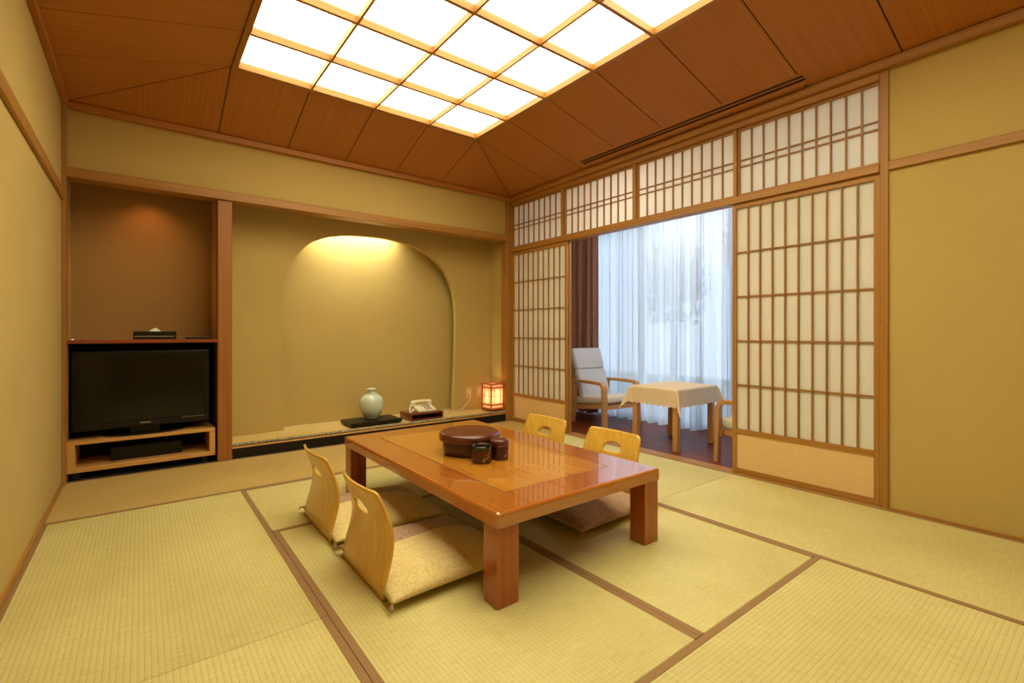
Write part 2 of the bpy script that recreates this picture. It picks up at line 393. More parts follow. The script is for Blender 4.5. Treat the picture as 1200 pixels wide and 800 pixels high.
# television recess
box('recess_back', (X0, 0.478), (4.80, 4.86), (0.953, 2.2), 'recess_shade_plaster', wb)
box('recess_soffit', (X0, 0.478), (YB + 0.11, 4.86), (2.12, 2.2), 'recess_shade_plaster', wb)
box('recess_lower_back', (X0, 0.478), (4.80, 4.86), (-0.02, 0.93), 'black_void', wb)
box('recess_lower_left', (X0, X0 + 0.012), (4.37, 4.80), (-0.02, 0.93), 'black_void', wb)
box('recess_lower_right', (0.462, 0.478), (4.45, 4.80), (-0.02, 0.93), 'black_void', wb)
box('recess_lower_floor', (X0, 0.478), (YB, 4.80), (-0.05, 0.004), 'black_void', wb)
# ------------------------------------------------------------------ timber
T = [0]
def trim(x, y, z, m, label, bevel=0.003):
    T[0] += 1
    return tag(box('trim_%d' % T[0], x, y, z, m, None, bevel, 1), label, 'trim', kind='structure')
trim((0.473, 0.572), (4.35, 4.45), (0.0, 2.04), 'post_red', 'broad reddish wooden post between the television recess and arched alcove', 0.004)
trim((X0, XS - 0.07), (4.33, 4.47), (2.04, 2.108), 'cedar_x', 'long wooden beam spanning above the television recess and arched alcove', 0.004)
trim((3.285, XS + 0.07), (4.345, 4.45), (0.0, 2.5), 'cedar_z', 'wooden corner post between the alcove and the paper screens', 0.004)
trim((X0, X0 + 0.02), (4.27, 4.45), (0.0, 2.5), 'cedar_z', 'slim wooden corner post beside the television recess')
trim((XS - 0.012, XS + 0.07), (0.842, 0.884), (0.0, 2.5), 'cedar_z', 'wooden post where the paper screens meet the plain plaster wall')
trim((X0, X0 + 0.018), (YF, 4.27), (1.872, 1.936), 'cedar_y', 'horizontal wooden rail across the plaster wall beside the television recess')
trim((XS - 0.02, XS), (YF, 0.842), (1.922, 1.972), 'cedar_y', 'horizontal wooden rail across the plaster wall beside the paper screens')
trim((X0, X0 + 0.03), (YF, 4.345), (2.50, 2.545), 'ceiling_y', 'wooden ceiling moulding on the wall with the television recess end')
trim((X0 + 0.03, XS - 0.05), (4.325, 4.37), (2.50, 2.545), 'ceiling_x', 'wooden ceiling moulding above the arched alcove wall')
trim((XS - 0.05, XS + 0.02), (YF, 4.37), (2.495, 2.545), 'cedar_y', 'wooden ceiling moulding above the paper transom screens')
trim((X0 + 0.03, XS - 0.05), (YF, YF + 0.04), (2.50, 2.545), 'ceiling_x', 'wooden ceiling moulding on the wall facing the alcove')
trim((XS - 0.02, XS + 0.07), (0.884, 4.345), (1.92, 1.966), 'cedar_y', 'long grooved wooden lintel between paper doors and transom screens')
trim((XS - 0.015, XS + 0.07), (0.884, 4.345), (2.452, 2.495), 'cedar_y', 'wooden head rail above the paper transom screens')
trim((XR, XS + 0.09), (0.842, 4.345), (-0.14, 0.003), 'cedar_y', 'wooden door sill between the straw mats and the veranda boards')
box('moulding_strip', (XR, XS), (YF, 0.842), (-0.05, 0.012), 'cedar_y', wr)
bbl = box('baseboard_left', (X0, X0 + 0.012), (YF, 4.27), (0.0, 0.028), 'cedar_y'); tag(bbl, 'thin wooden strip where straw mats meet the plaster wall', 'baseboard', kind='structure')
for ya, yb in ((1.722, 1.746), (2.60, 2.64), (3.492, 3.535)):
    trim((XS - 0.004, XS + 0.06), (ya, yb), (1.966, 2.452), 'cedar_z', 'short upright between two paper transom screens')['group'] = 'transom uprights'

# ------------------------------------------------------------------ alcove platform
pf = thing('alcove_platform', (1.93, YB, 0), 'raised alcove platform with black front board and speckled matting', 'platform', kind='structure')
box('core', (0.572, 3.30), (4.40, NB), (0.0, 0.104), 'black_void', pf)
box('front_board', (0.572, 3.285), (YB, 4.40), (0.0, 0.082), 'black_lacquer', pf)
box('edge_strip', (0.572, 3.285), (YB - 0.006, 4.40), (0.082, 0.095), 'oak_x', pf, 0.002, 1)
def rot_mat():
    bm = add_box(bmesh.new(), (0.572, 3.30), (4.372, NB), (0.104, 0.118)); return bm
mo = obj('matting', rot_mat(), 'tatami_brown', pf)
box('mat_edging', (0.572, 3.30), (4.362, 4.372), (0.104, 0.1195), 'speckled_edge', mo)
box('mat_edging', (1.0, 2.86), (NB - 0.014, NB - 0.001), (0.104, 0.1195), 'speckled_edge', mo)

# ------------------------------------------------------------------ ceiling
ce = bmesh.new()
o4 = [(X0, YF), (XS, YF), (XS, YB), (X0, YB)]; i4 = [(LX0, LY0), (LX1, LY0), (LX1, LY1), (LX0, LY1)]
vo = [ce.verts.new((*p, ZC + 0.0045)) for p in o4]; vi = [ce.verts.new((*p, ZL + 0.0045)) for p in i4]; vt = [ce.verts.new((*p, ZL + 0.3)) for p in i4]
for k in range(4):
    ce.faces.new((vo[k], vo[(k + 1) % 4], vi[(k + 1) % 4], vi[k])); ce.faces.new((vi[k], vi[(k + 1) % 4], vt[(k + 1) % 4], vt[k]))
ce.faces.new(vt)
ceil = obj('ceiling', ce, 'black_void'); tag(ceil, 'sloping hipped ceiling of brown wooden boards around the paper light', 'ceiling', kind='structure')
def panel(pts, m):
    """pts: 3-D polygon (planar); shrink a little for the joint, extrude up"""
    c = sum((Vector(p) for p in pts), Vector()) / len(pts); P = []
    n = len(pts); V = [Vector(p) for p in pts]
    nrm = (V[1] - V[0]).cross(V[2] - V[0]).normalized()
    if nrm.z > 0: nrm.negate()
    g = 0.0036
    for i in range(n):
        e1 = (V[i] - V[i - 1]).normalized(); e2 = (V[(i + 1) % n] - V[i]).normalized()
        n1 = e1.cross(nrm); n2 = e2.cross(nrm)
        if n1.dot(c - V[i]) < 0: n1.negate()
        if n2.dot(c - V[i]) < 0: n2.negate()
        bis = (n1 + n2); d = 1 + n1.dot(n2)
        P.append(V[i] + bis * (g / max(d, 0.25)))
    bm = bmesh.new(); a = [bm.verts.new(p) for p in P]; b = [bm.verts.new(p - nrm * 0.004) for p in P]
    bm.faces.new(a); bm.faces.new(b[::-1])
    for i in range(n): bm.faces.new((a[i], b[i], b[(i + 1) % n], a[(i + 1) % n]))
    bmesh.ops.recalc_face_normals(bm, faces=bm.faces)
    obj('ceiling_panel', bm, m, ceil)
xs = [LX0, 0.978, 1.457, 1.937, LX1]
for yi, yo in ((LY1, YB), (LY0, YF)):
    for a, b in zip(xs, xs[1:]): panel([(a, yi, ZL), (b, yi, ZL), (b, yo, ZC), (a, yo, ZC)], 'ceiling_y')
    panel([(LX0, yi, ZL), (LX0, yo, ZC), (X0, yo, ZC)], 'ceiling_y'); panel([(LX1, yi, ZL), (LX1, yo, ZC), (XS, yo, ZC)], 'ceiling_y')
ys = [LY0 + (LY1 - LY0) * k / 8 for k in range(9)]
for xi, xo in ((LX0, X0), (LX1, XS)):
    for a, b in zip(ys, ys[1:]): panel([(xi, a, ZL), (xi, b, ZL), (xo, b, ZC), (xo, a, ZC)], 'ceiling_x')
    panel([(xi, LY1, ZL), (xo, LY1, ZC), (xo, YB, ZC)], 'ceiling_x'); panel([(xi, LY0, ZL), (xo, LY0, ZC), (xo, YF, ZC)], 'ceiling_x')
# slot vent in the slope over the screens
def sl(x): return ZC + (XS - x) * (ZL - ZC) / (XS - LX1)
av = thing('air_vent', (3.22, 2.17, sl(3.22)), 'long dark slot air vent in the wooden ceiling above the screens', 'vent')
for xa, xb, m, nme, d in ((3.186, 3.196, 'ceiling_y', 'frame_lip', 0.006), (3.250, 3.262, 'ceiling_y', 'frame_lip', 0.022), (3.196, 3.250, 'vent_dark', 'slot', 0.002), (3.219, 3.225, 'ceiling_y', 'vane', 0.008)):
    bm = bmesh.new(); add_prism(bm, [(xa, sl(xa) - d), (xb, sl(xb) - d), (xb, sl(xb) + 0.001), (xa, sl(xa) + 0.001)], 1.235, 3.11, 'y'); obj(nme, bm, m, av)

# ------------------------------------------------------------------ ceiling light
lt = thing('ceiling_light', ((LX0 + LX1) / 2, (LY0 + LY1) / 2, ZL), 'large recessed ceiling light of glowing paper panels in a wooden lattice', 'ceiling light')
zb, zt = ZL - 0.012, ZL + 0.05; fw = 0.036
box('frame_side', (LX0, LX0 + fw), (LY0, LY1), (zb, zt), 'cedar_y', lt, 0.002, 1); box('frame_side', (LX1 - fw, LX1), (LY0, LY1), (zb, zt), 'cedar_y', lt, 0.002, 1)
box('frame_side', (LX0 + fw, LX1 - fw), (LY1 - fw, LY1), (zb, zt), 'cedar_x', lt, 0.002, 1); box('frame_side', (LX0 + fw, LX1 - fw), (LY0, LY0 + fw), (zb, zt), 'cedar_x', lt, 0.002, 1)
for y in ys[1:-1]: box('lattice_bar', (LX0 + fw, LX1 - fw), (y - 0.011, y + 0.011), (zb + 0.002, zt - 0.016), 'cedar_x', lt)
for x in xs[1:-1]: box('lattice_bar', (x - 0.007, x + 0.007), (LY0 + fw, LY1 - fw), (zb + 0.004, zt - 0.018), 'cedar_y', lt)
for a, b in zip(xs, xs[1:]):
    for c, d in zip(ys, ys[1:]): box('paper_panel', (a, b), (c + 0.001, d - 0.001), (zt - 0.016, zt - 0.013), 'light_paper', lt)

# ------------------------------------------------------------------ paper screens
def shoji(name, xf, y0, y1, z0, z1, cols, rows, label, cat, low=None, dbl=None, stile=0.03, toprail=0.034, group=None):
    """lattice screen whose room face is at xf; low = top of the solid lower panel"""
    th = 0.028; r = thing(name, (xf + th / 2, (y0 + y1) / 2, z0), label, cat, group, 'structure')
    box('stile', (xf, xf + th), (y0, y0 + stile), (z0, z1), 'cedar_z', r, 0.0015, 1); box('stile', (xf, xf + th), (y1 - stile, y1), (z0, z1), 'cedar_z', r, 0.0015, 1)
    ya, yb = y0 + stile, y1 - stile
    box('rail', (xf, xf + th), (ya, yb), (z1 - toprail, z1), 'cedar_y', r); box('rail', (xf, xf + th), (ya, yb), (z0, z0 + (0.036 if low else 0.02)), 'cedar_y', r)
    zg = z0 + 0.02
    if low:
        box('rail', (xf, xf + th), (ya, yb), (low - 0.03, low), 'cedar_y', r); zg = low
        box('lower_panel', (xf + 0.008, xf + 0.02), (ya, yb), (z0 + 0.036, low - 0.03), 'hakama', r)
    zh = z1 - toprail; d0, d1 = xf + 0.003, xf + 0.017; w = 0.0045
    for k in range(1, cols):
        y = ya + (yb - ya) * k / cols; box('lattice_bar', (d0, d1), (y - w, y + w), (zg, zh), 'lattice_z', r)
    zz = [zg + (zh - zg) * k / rows for k in range(1, rows)] if not dbl else dbl
    for z in zz: box('lattice_bar', (d0 + 0.0015, d1), (ya, yb), (z - w, z + w), 'lattice_y', r)
    box('paper_sheet', (d1, d1 + 0.0012), (ya - 0.004, yb + 0.004), (zg - 0.004, zh + 0.004), 'shoji_paper', r)
    return r
shoji('door_1', XS + 0.002, 0.886, 1.757, 0.004, 1.919, 10, 5, 'sliding paper door with wooden lattice beside the plain plaster wall', 'sliding door', low=0.317)
shoji('door_2', XS + 0.036, 0.886, 1.750, 0.004, 1.919, 10, 5, 'paper lattice door slid behind the one by the plain plaster wall', 'sliding door', low=0.317)
shoji('door_3', XS + 0.002, 3.452, 4.343, 0.004, 1.919, 10, 5, 'sliding paper door with wooden lattice beside the arched alcove', 'sliding door', low=0.317)
shoji('door_4', XS + 0.036, 3.446, 4.343, 0.004, 1.919, 10, 5, 'paper lattice door slid behind the one by the arched alcove', 'sliding door', low=0.317)
for i, (ya, yb, c, lab) in enumerate(((0.886, 1.722, 10, 'paper transom screen next to the plain plaster wall'), (1.746, 2.600, 10, 'paper transom screen above the opening, second from the plaster wall'),
                                      (2.640, 3.492, 10, 'paper transom screen above the brown curtain and the armchair'), (3.535, 4.343, 9, 'paper transom screen next to the arched alcove'))):
    shoji('window_%d' % (i + 1), XS + 0.014, ya, yb, 1.967, 2.451, c, 1, lab, 'transom', dbl=(2.181, 2.226), stile=0.012, toprail=0.014)

# ------------------------------------------------------------------ veranda beyond the screens
ZV = -0.03
vx0, vx1, vy0, vy1 = XS + 0.09, 4.78, YF - 0.1, 4.80
vf = box('veranda_floor', (vx0, vx1 + 0.1), (vy0, vy1), (-0.14, ZV - 0.014), 'black_void'); tag(vf, 'glossy dark reddish board floor of the narrow veranda', 'floor', kind='structure')
nb = 9
for k in range(nb):
    a = vx0 + (vx1 - vx0) * k / nb; b = vx0 + (vx1 - vx0) * (k + 1) / nb
    box('floor_board', (a + 0.0006, b - 0.0006), (vy0, vy1), (ZV - 0.014, ZV), 'veranda_wood', vf, 0.0008, 1)
vw = thing('wall_veranda', (vx0, vy1, 0), 'plain plaster end walls of the narrow veranda', 'wall', kind='structure')
box('end_wall', (XS + 0.07, vx1 + 0.1), (vy1, vy1 + 0.1), (-0.14, 2.5), 'plaster', vw); box('end_wall', (XS + 0.12, vx1 + 0.1), (vy0 - 0.1, vy0), (-0.14, 2.5), 'plaster', vw)
vc_ = box('veranda_ceiling', (XS + 0.12, vx1 + 0.1), (vy0, vy1), (2.42, 2.5), 'white_paper'); tag(vc_, 'plain white ceiling above the narrow veranda', 'ceiling', kind='structure')
box('side_return', (XS + 0.07, XS + 0.12), (4.45, vy1), (-0.14, 2.53), 'plaster', vw)
# window wall
wn = thing('window_5', (vx1, 2, ZV), 'tall aluminium framed garden window behind the sheer curtains', 'window', kind='structure')
box('frame_head', (vx1, vx1 + 0.08), (vy0, vy1), (2.3, 2.42), 'aluminium', wn); box('frame_sill', (vx1, vx1 + 0.08), (vy0, vy1), (ZV, ZV + 0.06), 'aluminium', wn)
py = [vy0 + (vy1 - vy0) * k / 5 for k in range(6)]
for y in py: box('mullion', (vx1, vx1 + 0.08), (max(vy0, y - 0.03), min(vy1, y + 0.03)), (ZV + 0.06, 2.3), 'aluminium', wn)
for a, b in zip(py, py[1:]): box('pane', (vx1 + 0.035, vx1 + 0.041), (a + 0.03, b - 0.03), (ZV + 0.06, 2.3), 'window_glass', wn)
# outside
gd = box('garden_ground', (vx1 + 0.1, 16), (-8, 14), (-0.9, -0.6), 'earth'); tag(gd, 'garden ground outside the veranda window', 'ground', kind='structure')
def tree(x, y, h, r, label):
    t = thing('garden_tree', (x, y, -0.6), label, 'tree', 'trees outside the window')
    obj('trunk', add_tube(bmesh.new(), [(x, y, -0.6), (x + 0.05, y, h * 0.5), (x, y + 0.05, h)], [0.09, 0.07, 0.03]), 'bark', t)
    bm = bmesh.new(); rr = random.Random(x * 7 + y)
    for k in range(1400):
        d = Vector((rr.gauss(0, 1), rr.gauss(0, 1), rr.gauss(0, 1))).normalized() * r * rr.random() ** 0.4
        c = Vector((x, y, h * 0.72)) + Vector((d.x, d.y, d.z * 1.5)); u = Vector((rr.uniform(-1, 1), rr.uniform(-1, 1), rr.uniform(-1, 1))).normalized(); v = u.orthogonal().normalized()
        s = rr.uniform(0.05, 0.1)
        bm.faces.new([bm.verts.new(c + q) for q in (u * s, v * s * 0.5, -u * s, -v * s * 0.5)])
    tag(obj('foliage', bm, 'leaf', t), kind='stuff')
tree(8.4, 5.6, 2.8, 0.7, 'leafy green garden tree outside, behind the curtain over the armchair')
tree(8.6, 4.0, 3.6, 0.6, 'taller leafy green garden tree outside, behind the gap between sheer curtains')

vl = thing('unseen_veranda_lamp', (3.95, 2.75, 2.42), 'round flush lamp added out of view on the white veranda ceiling', 'lamp')  # lamp out of view, added for the warm light on drape and cloth
obj('base_plate', add_lathe(bmesh.new(), [(0, 0), (0.17, 0), (0.17, -0.02), (0, -0.02)], (3.95, 2.75, 2.42), 32), 'cream_plastic', vl)
obj('diffuser', add_lathe(bmesh.new(), [(0.16, -0.02), (0.16, -0.05), (0.14, -0.08), (0.08, -0.10), (0, -0.105)], (3.95, 2.75, 2.42), 32), 'veranda_glow', vl, True)
# curtains
def curtain(name, x, y0, y1, z0, z1, wl_, amp, m, label, seed, t=0.0):
    rr = random.Random(seed); n = int((y1 - y0) / wl_ * 10); ph = 0; cols = []
    bm = bmesh.new(); nz = 8; prev = None; lam = wl_; a1 = amp
    for i in range(n + 1):
        y = y0 + (y1 - y0) * i / n
        if i % 10 == 0: lam = wl_ * rr.uniform(0.75, 1.4); a1 = amp * rr.uniform(0.6, 1.2)
        ph += 2 * PI * (y1 - y0) / n / lam
        col = []
        for k in range(nz + 1):
            f = k / nz; aa = a1 * (1.15 - 0.5 * f)
            col.append(bm.verts.new((x + aa * math.sin(ph) + 0.012 * math.sin(ph * 0.37 + f * 2), y + 0.006 * math.sin(ph * 2 + f), z0 + (z1 - z0) * f + (0.008 * math.sin(ph * 0.5) if k == 0 else 0))))
        if prev:
            for k in range(nz): bm.faces.new((prev[k], col[k], col[k + 1], prev[k + 1]))
        prev = col
    return tag(obj(name, bm, m, None, True), label, 'curtain')
curtain('sheer_curtain', 4.59, 2.74, 4.55, ZV + 0.01, 2.36, 0.062, 0.028, 'sheer', 'white sheer curtain hanging behind the grey armchair, beside the brown curtain', 3)
curtain('sheer_curtain', 4.68, vy0 + 0.05, 2.79, ZV + 0.01, 2.36, 0.062, 0.028, 'sheer', 'white sheer curtain hanging behind the cloth covered table', 5)
curtain('drape_curtain', 4.53, 4.10, 4.74, ZV + 0.015, 2.36, 0.095, 0.03, 'curtain_brown', 'heavy brown curtain gathered beside the grey armchair', 9)
cr = obj('curtain_rail', add_tube(bmesh.new(), [(4.56, vy0 + 0.02, 2.385), (4.56, vy1 - 0.02, 2.385)], 0.015), 'aluminium'); tag(cr, 'metal curtain rail under the veranda ceiling', 'curtain rail')

# armchairs: faces local -y, arms at x = +-w
def armchair(name, loc, rz, label):
    r = thing(name, (0, 0, 0), label, 'armchair', 'veranda armchairs'); w = 0.25
    for s in (-1, 1):
        path = [(0, 0, 0), (0, 0.006, 0.2), (0, 0.01, 0.42)]
        for k in range(1, 7):
            a = PI / 2 * k / 6; path.append((0, 0.01 + 0.06 * (1 - math.cos(a)), 0.42 + 0.06 * math.sin(a)))
        path += [(0, 0.3, 0.484), (0, 0.56, 0.478)]
        x0 = s * w - 0.03
        obj('arm_frame', add_strip(bmesh.new(), path, x0, x0 + 0.06, 0.032, (1, 0, 0)), 'beech_y', r)
        obj('rear_leg', add_strip(bmesh.new(), [(0, 0.50, 0.466), (0, 0.52, 0.2), (0, 0.55, 0)], x0, x0 + 0.06, 0.032, (1, 0, 0)), 'beech_z', r)
        obj('seat_rail', add_strip(bmesh.new(), [(0, 0.02, 0.235), (0, 0.55, 0.17)], s * (w - 0.05) - 0.012, s * (w - 0.05) + 0.012, 0.05, (1, 0, 0)), 'beech_y', r)
    box('crossbar', (-w, w), (0.014, 0.036), (0.20, 0.25), 'beech_y', r); box('crossbar', (-w, w), (0.515, 0.535), (0.15, 0.20), 'beech_y', r)
    def pad(nm, p, q, t, m):    # slab cushion from p to q (y,z), thickness t above the line
        bm = bmesh.new(); p = Vector((0, *p)); q = Vector((0, *q)); d = q - p; nn = Vector((0, -d.z, d.y)).normalized(); nn = nn if nn.z > 0 or nn.y < 0 else -nn
        hw = w - 0.035
        A = [bm.verts.new(v) for v in (p + Vector((-hw, 0, 0)), p + Vector((hw, 0, 0)), q + Vector((hw, 0, 0)), q + Vector((-hw, 0, 0)))]
        B = [bm.verts.new(v.co + nn * t) for v in A]
        bm.faces.new(A[::-1]); bm.faces.new(B)
        for k in range(4): bm.faces.new((A[k], A[(k + 1) % 4], B[(k + 1) % 4], B[k]))
        bmesh.ops.recalc_face_normals(bm, faces=bm.faces)
        bmesh.ops.bevel(bm, geom=list(bm.edges), offset=0.028, segments=4, affect='EDGES', profile=0.5)
        return obj(nm, bm, m, r, True)
    pad('seat_cushion', (0.0, 0.262), (0.56, 0.20), 0.09, 'seat_fabric')
    pad('back_cushion', (0.46, 0.26), (0.578, 0.585), 0.085, 'grey_fabric')
    pad('headrest_cushion', (0.578, 0.583), (0.662, 0.83), 0.085, 'grey_fabric')
    for s in (-1, 1):
        obj('back_upright', add_strip(bmesh.new(), [(0, 0.50, 0.17), (0, 0.615, 0.60), (0, 0.69, 0.82)], s * (w - 0.07) - 0.02, s * (w - 0.07) + 0.02, 0.018, (1, 0, 0)), 'beech_z', r)
    r.location = loc; r.rotation_euler.z = rz
    return r
armchair('armchair', (4.17, 3.42, ZV), math.radians(-6), 'light grey armchair with bent wooden arms, standing before the brown curtain')
armchair('armchair', (3.93, 2.06, ZV), PI + math.radians(3), 'armchair with bent wooden arms, half hidden behind the paper door')
# cloth covered table
tb = thing('side_table', (3.92, 2.62, ZV), 'small wooden table standing under a lace cloth on the veranda', 'table')
TX0, TX1, TY0, TY1, TZ = 3.64, 4.26, 2.385, 2.87, 0.512
for x in (TX0 + 0.005, TX1 - 0.055):
    for y in (TY0 + 0.005, TY1 - 0.055): box('leg', (x, x + 0.05), (y, y + 0.05), (ZV, TZ - 0.02), 'beech_z', tb, 0.004, 1)
box('tabletop', (TX0, TX1), (TY0, TY1), (TZ - 0.02, TZ - 0.002), 'beech_y', tb)
for x0_, x1_, y0_, y1_ in ((TX0 + .05, TX1 - .05, TY0 + .02, TY0 + .04), (TX0 + .05, TX1 - .05, TY1 - .04, TY1 - .02), (TX0 + .02, TX0 + .04, TY0 + .05, TY1 - .05), (TX1 - .04, TX1 - .02, TY0 + .05, TY1 - .05)):
    box('apron', (x0_, x1_), (y0_, y1_), (TZ - 0.08, TZ - 0.02), 'beech_y', tb)
def tablecloth():
    bm = bmesh.new(); hx, hy = (TX1 - TX0) / 2 + 0.006, (TY1 - TY0) / 2 + 0.006; cx, cy = (TX0 + TX1) / 2, (TY0 + TY1) / 2
    drop = 0.165; nx, ny = 64, 56; Lx, Ly = hx + drop, hy + drop; g = {}
    for i in range(nx + 1):
        for j in range(ny + 1):
            u = -Lx + 2 * Lx * i / nx; v = -Ly + 2 * Ly * j / ny
            ou, ov = max(0, abs(u) - hx), max(0, abs(v) - hy); su, sv = (1 if u > 0 else -1), (1 if v > 0 else -1)
            x, y, z = max(-hx, min(hx, u)), max(-hy, min(hy, v)), TZ
            scal = 0.015 * abs(math.sin(u * 55)) * (1 if j in (0, ny) else 0) + 0.015 * abs(math.sin(v * 55)) * (1 if i in (0, nx) else 0)
            if ou > 0 and ov > 0:
                d = math.hypot(ou, ov); ang = math.atan2(ov, ou)
                fold = abs(ang - PI / 4) / (PI / 4)
                z -= d * 0.98 - scal; out = 0.012 + 0.075 * d / 0.22 * (1 - fold) ** 1.3
                x += su * out * math.cos(ang) + su * 0.014 * d / 0.2; y += sv * out * math.sin(ang) + sv * 0.014 * d / 0.2
            elif ou > 0: z -= ou - scal; x += su * (0.004 + 0.06 * ou + 0.008 * math.sin(v * 26) * ou / drop)
            elif ov > 0: z -= ov - scal; y += sv * (0.004 + 0.06 * ov + 0.008 * math.sin(u * 24) * ov / drop)
            g[i, j] = bm.verts.new((cx + x, cy + y, z))
    for i in range(nx):
        for j in range(ny): bm.faces.new((g[i, j], g[i + 1, j], g[i + 1, j + 1], g[i, j + 1]))
    return bm
tc_ = obj('tablecloth', tablecloth(), 'lace', None, True); tag(tc_, 'cream lace tablecloth with scalloped hem draped over the veranda table', 'tablecloth')

# ------------------------------------------------------------------ low table
lt_ = thing('low_table', (1.492, 2.205, 0), 'low glossy honey coloured wooden table with square legs on the straw mats', 'table')
ax0, ax1, ay0, ay1 = 1.008, 1.976, 1.388, 3.022
for x in (ax0 + 0.006, ax1 - 0.106):
    for y in (ay0 + 0.008, ay1 - 0.098): box('leg', (x, x + 0.1), (y, y + 0.09), (0, 0.3), 'table_leg', lt_, 0.004, 2)
gi = (1.17, 1.803, 1.56, 2.85)
def rim():
    bm = bmesh.new(); zt_, zb_ = 0.352, 0.297
    o = [(ax0, ay0), (ax1, ay0), (ax1, ay1), (ax0, ay1)]; i_ = [(gi[0], gi[2]), (gi[1], gi[2]), (gi[1], gi[3]), (gi[0], gi[3])]
    V = {}
    for n, pts in (('o', o), ('i', i_)):
        for z in (zt_, zb_): V[n, z] = [bm.verts.new((*p, z)) for p in pts]
    oe = []
    for k in range(4):
        k2 = (k + 1) % 4
        bm.faces.new((V['o', zt_][k], V['o', zt_][k2], V['i', zt_][k2], V['i', zt_][k])); bm.faces.new((V['o', zb_][k2], V['o', zb_][k], V['i', zb_][k], V['i', zb_][k2]))
        f = bm.faces.new((V['o', zb_][k], V['o', zb_][k2], V['o', zt_][k2], V['o', zt_][k])); oe += list(f.edges); bm.faces.new((V['i', zt_][k], V['i', zt_][k2], V['i', zb_][k2], V['i', zb_][k]))
    bmesh.ops.recalc_face_normals(bm, faces=bm.faces)
    oe = [e for e in set(oe)]
    top = [e for e in oe if all(v.co.z > 0.35 for v in e.verts)]; ver = [e for e in oe if abs(e.verts[0].co.z - e.verts[1].co.z) > 0.01]
    bmesh.ops.bevel(bm, geom=top + ver, offset=0.014, segments=5, affect='EDGES', profile=0.5)
    bm.normal_update()
    for f in bm.faces: f.material_index = 1 if abs(f.normal.y) > 0.6 else 0
    return bm
obj('tabletop', rim(), ['table_rim', 'table_rim_end'], lt_)
box('inlaid_panel', (gi[0] + 0.005, gi[1] - 0.005), (gi[2] + 0.005, gi[3] - 0.005), (0.30, 0.352), 'table_panel', lt_)
box('inlay_line', (gi[0], gi[1]), (gi[2], gi[3]), (0.298, 0.3514), 'vent_dark', lt_)
for y0_, y1_ in ((ay0 + 0.02, ay0 + 0.045), (ay1 - 0.045, ay1 - 0.02)): pass

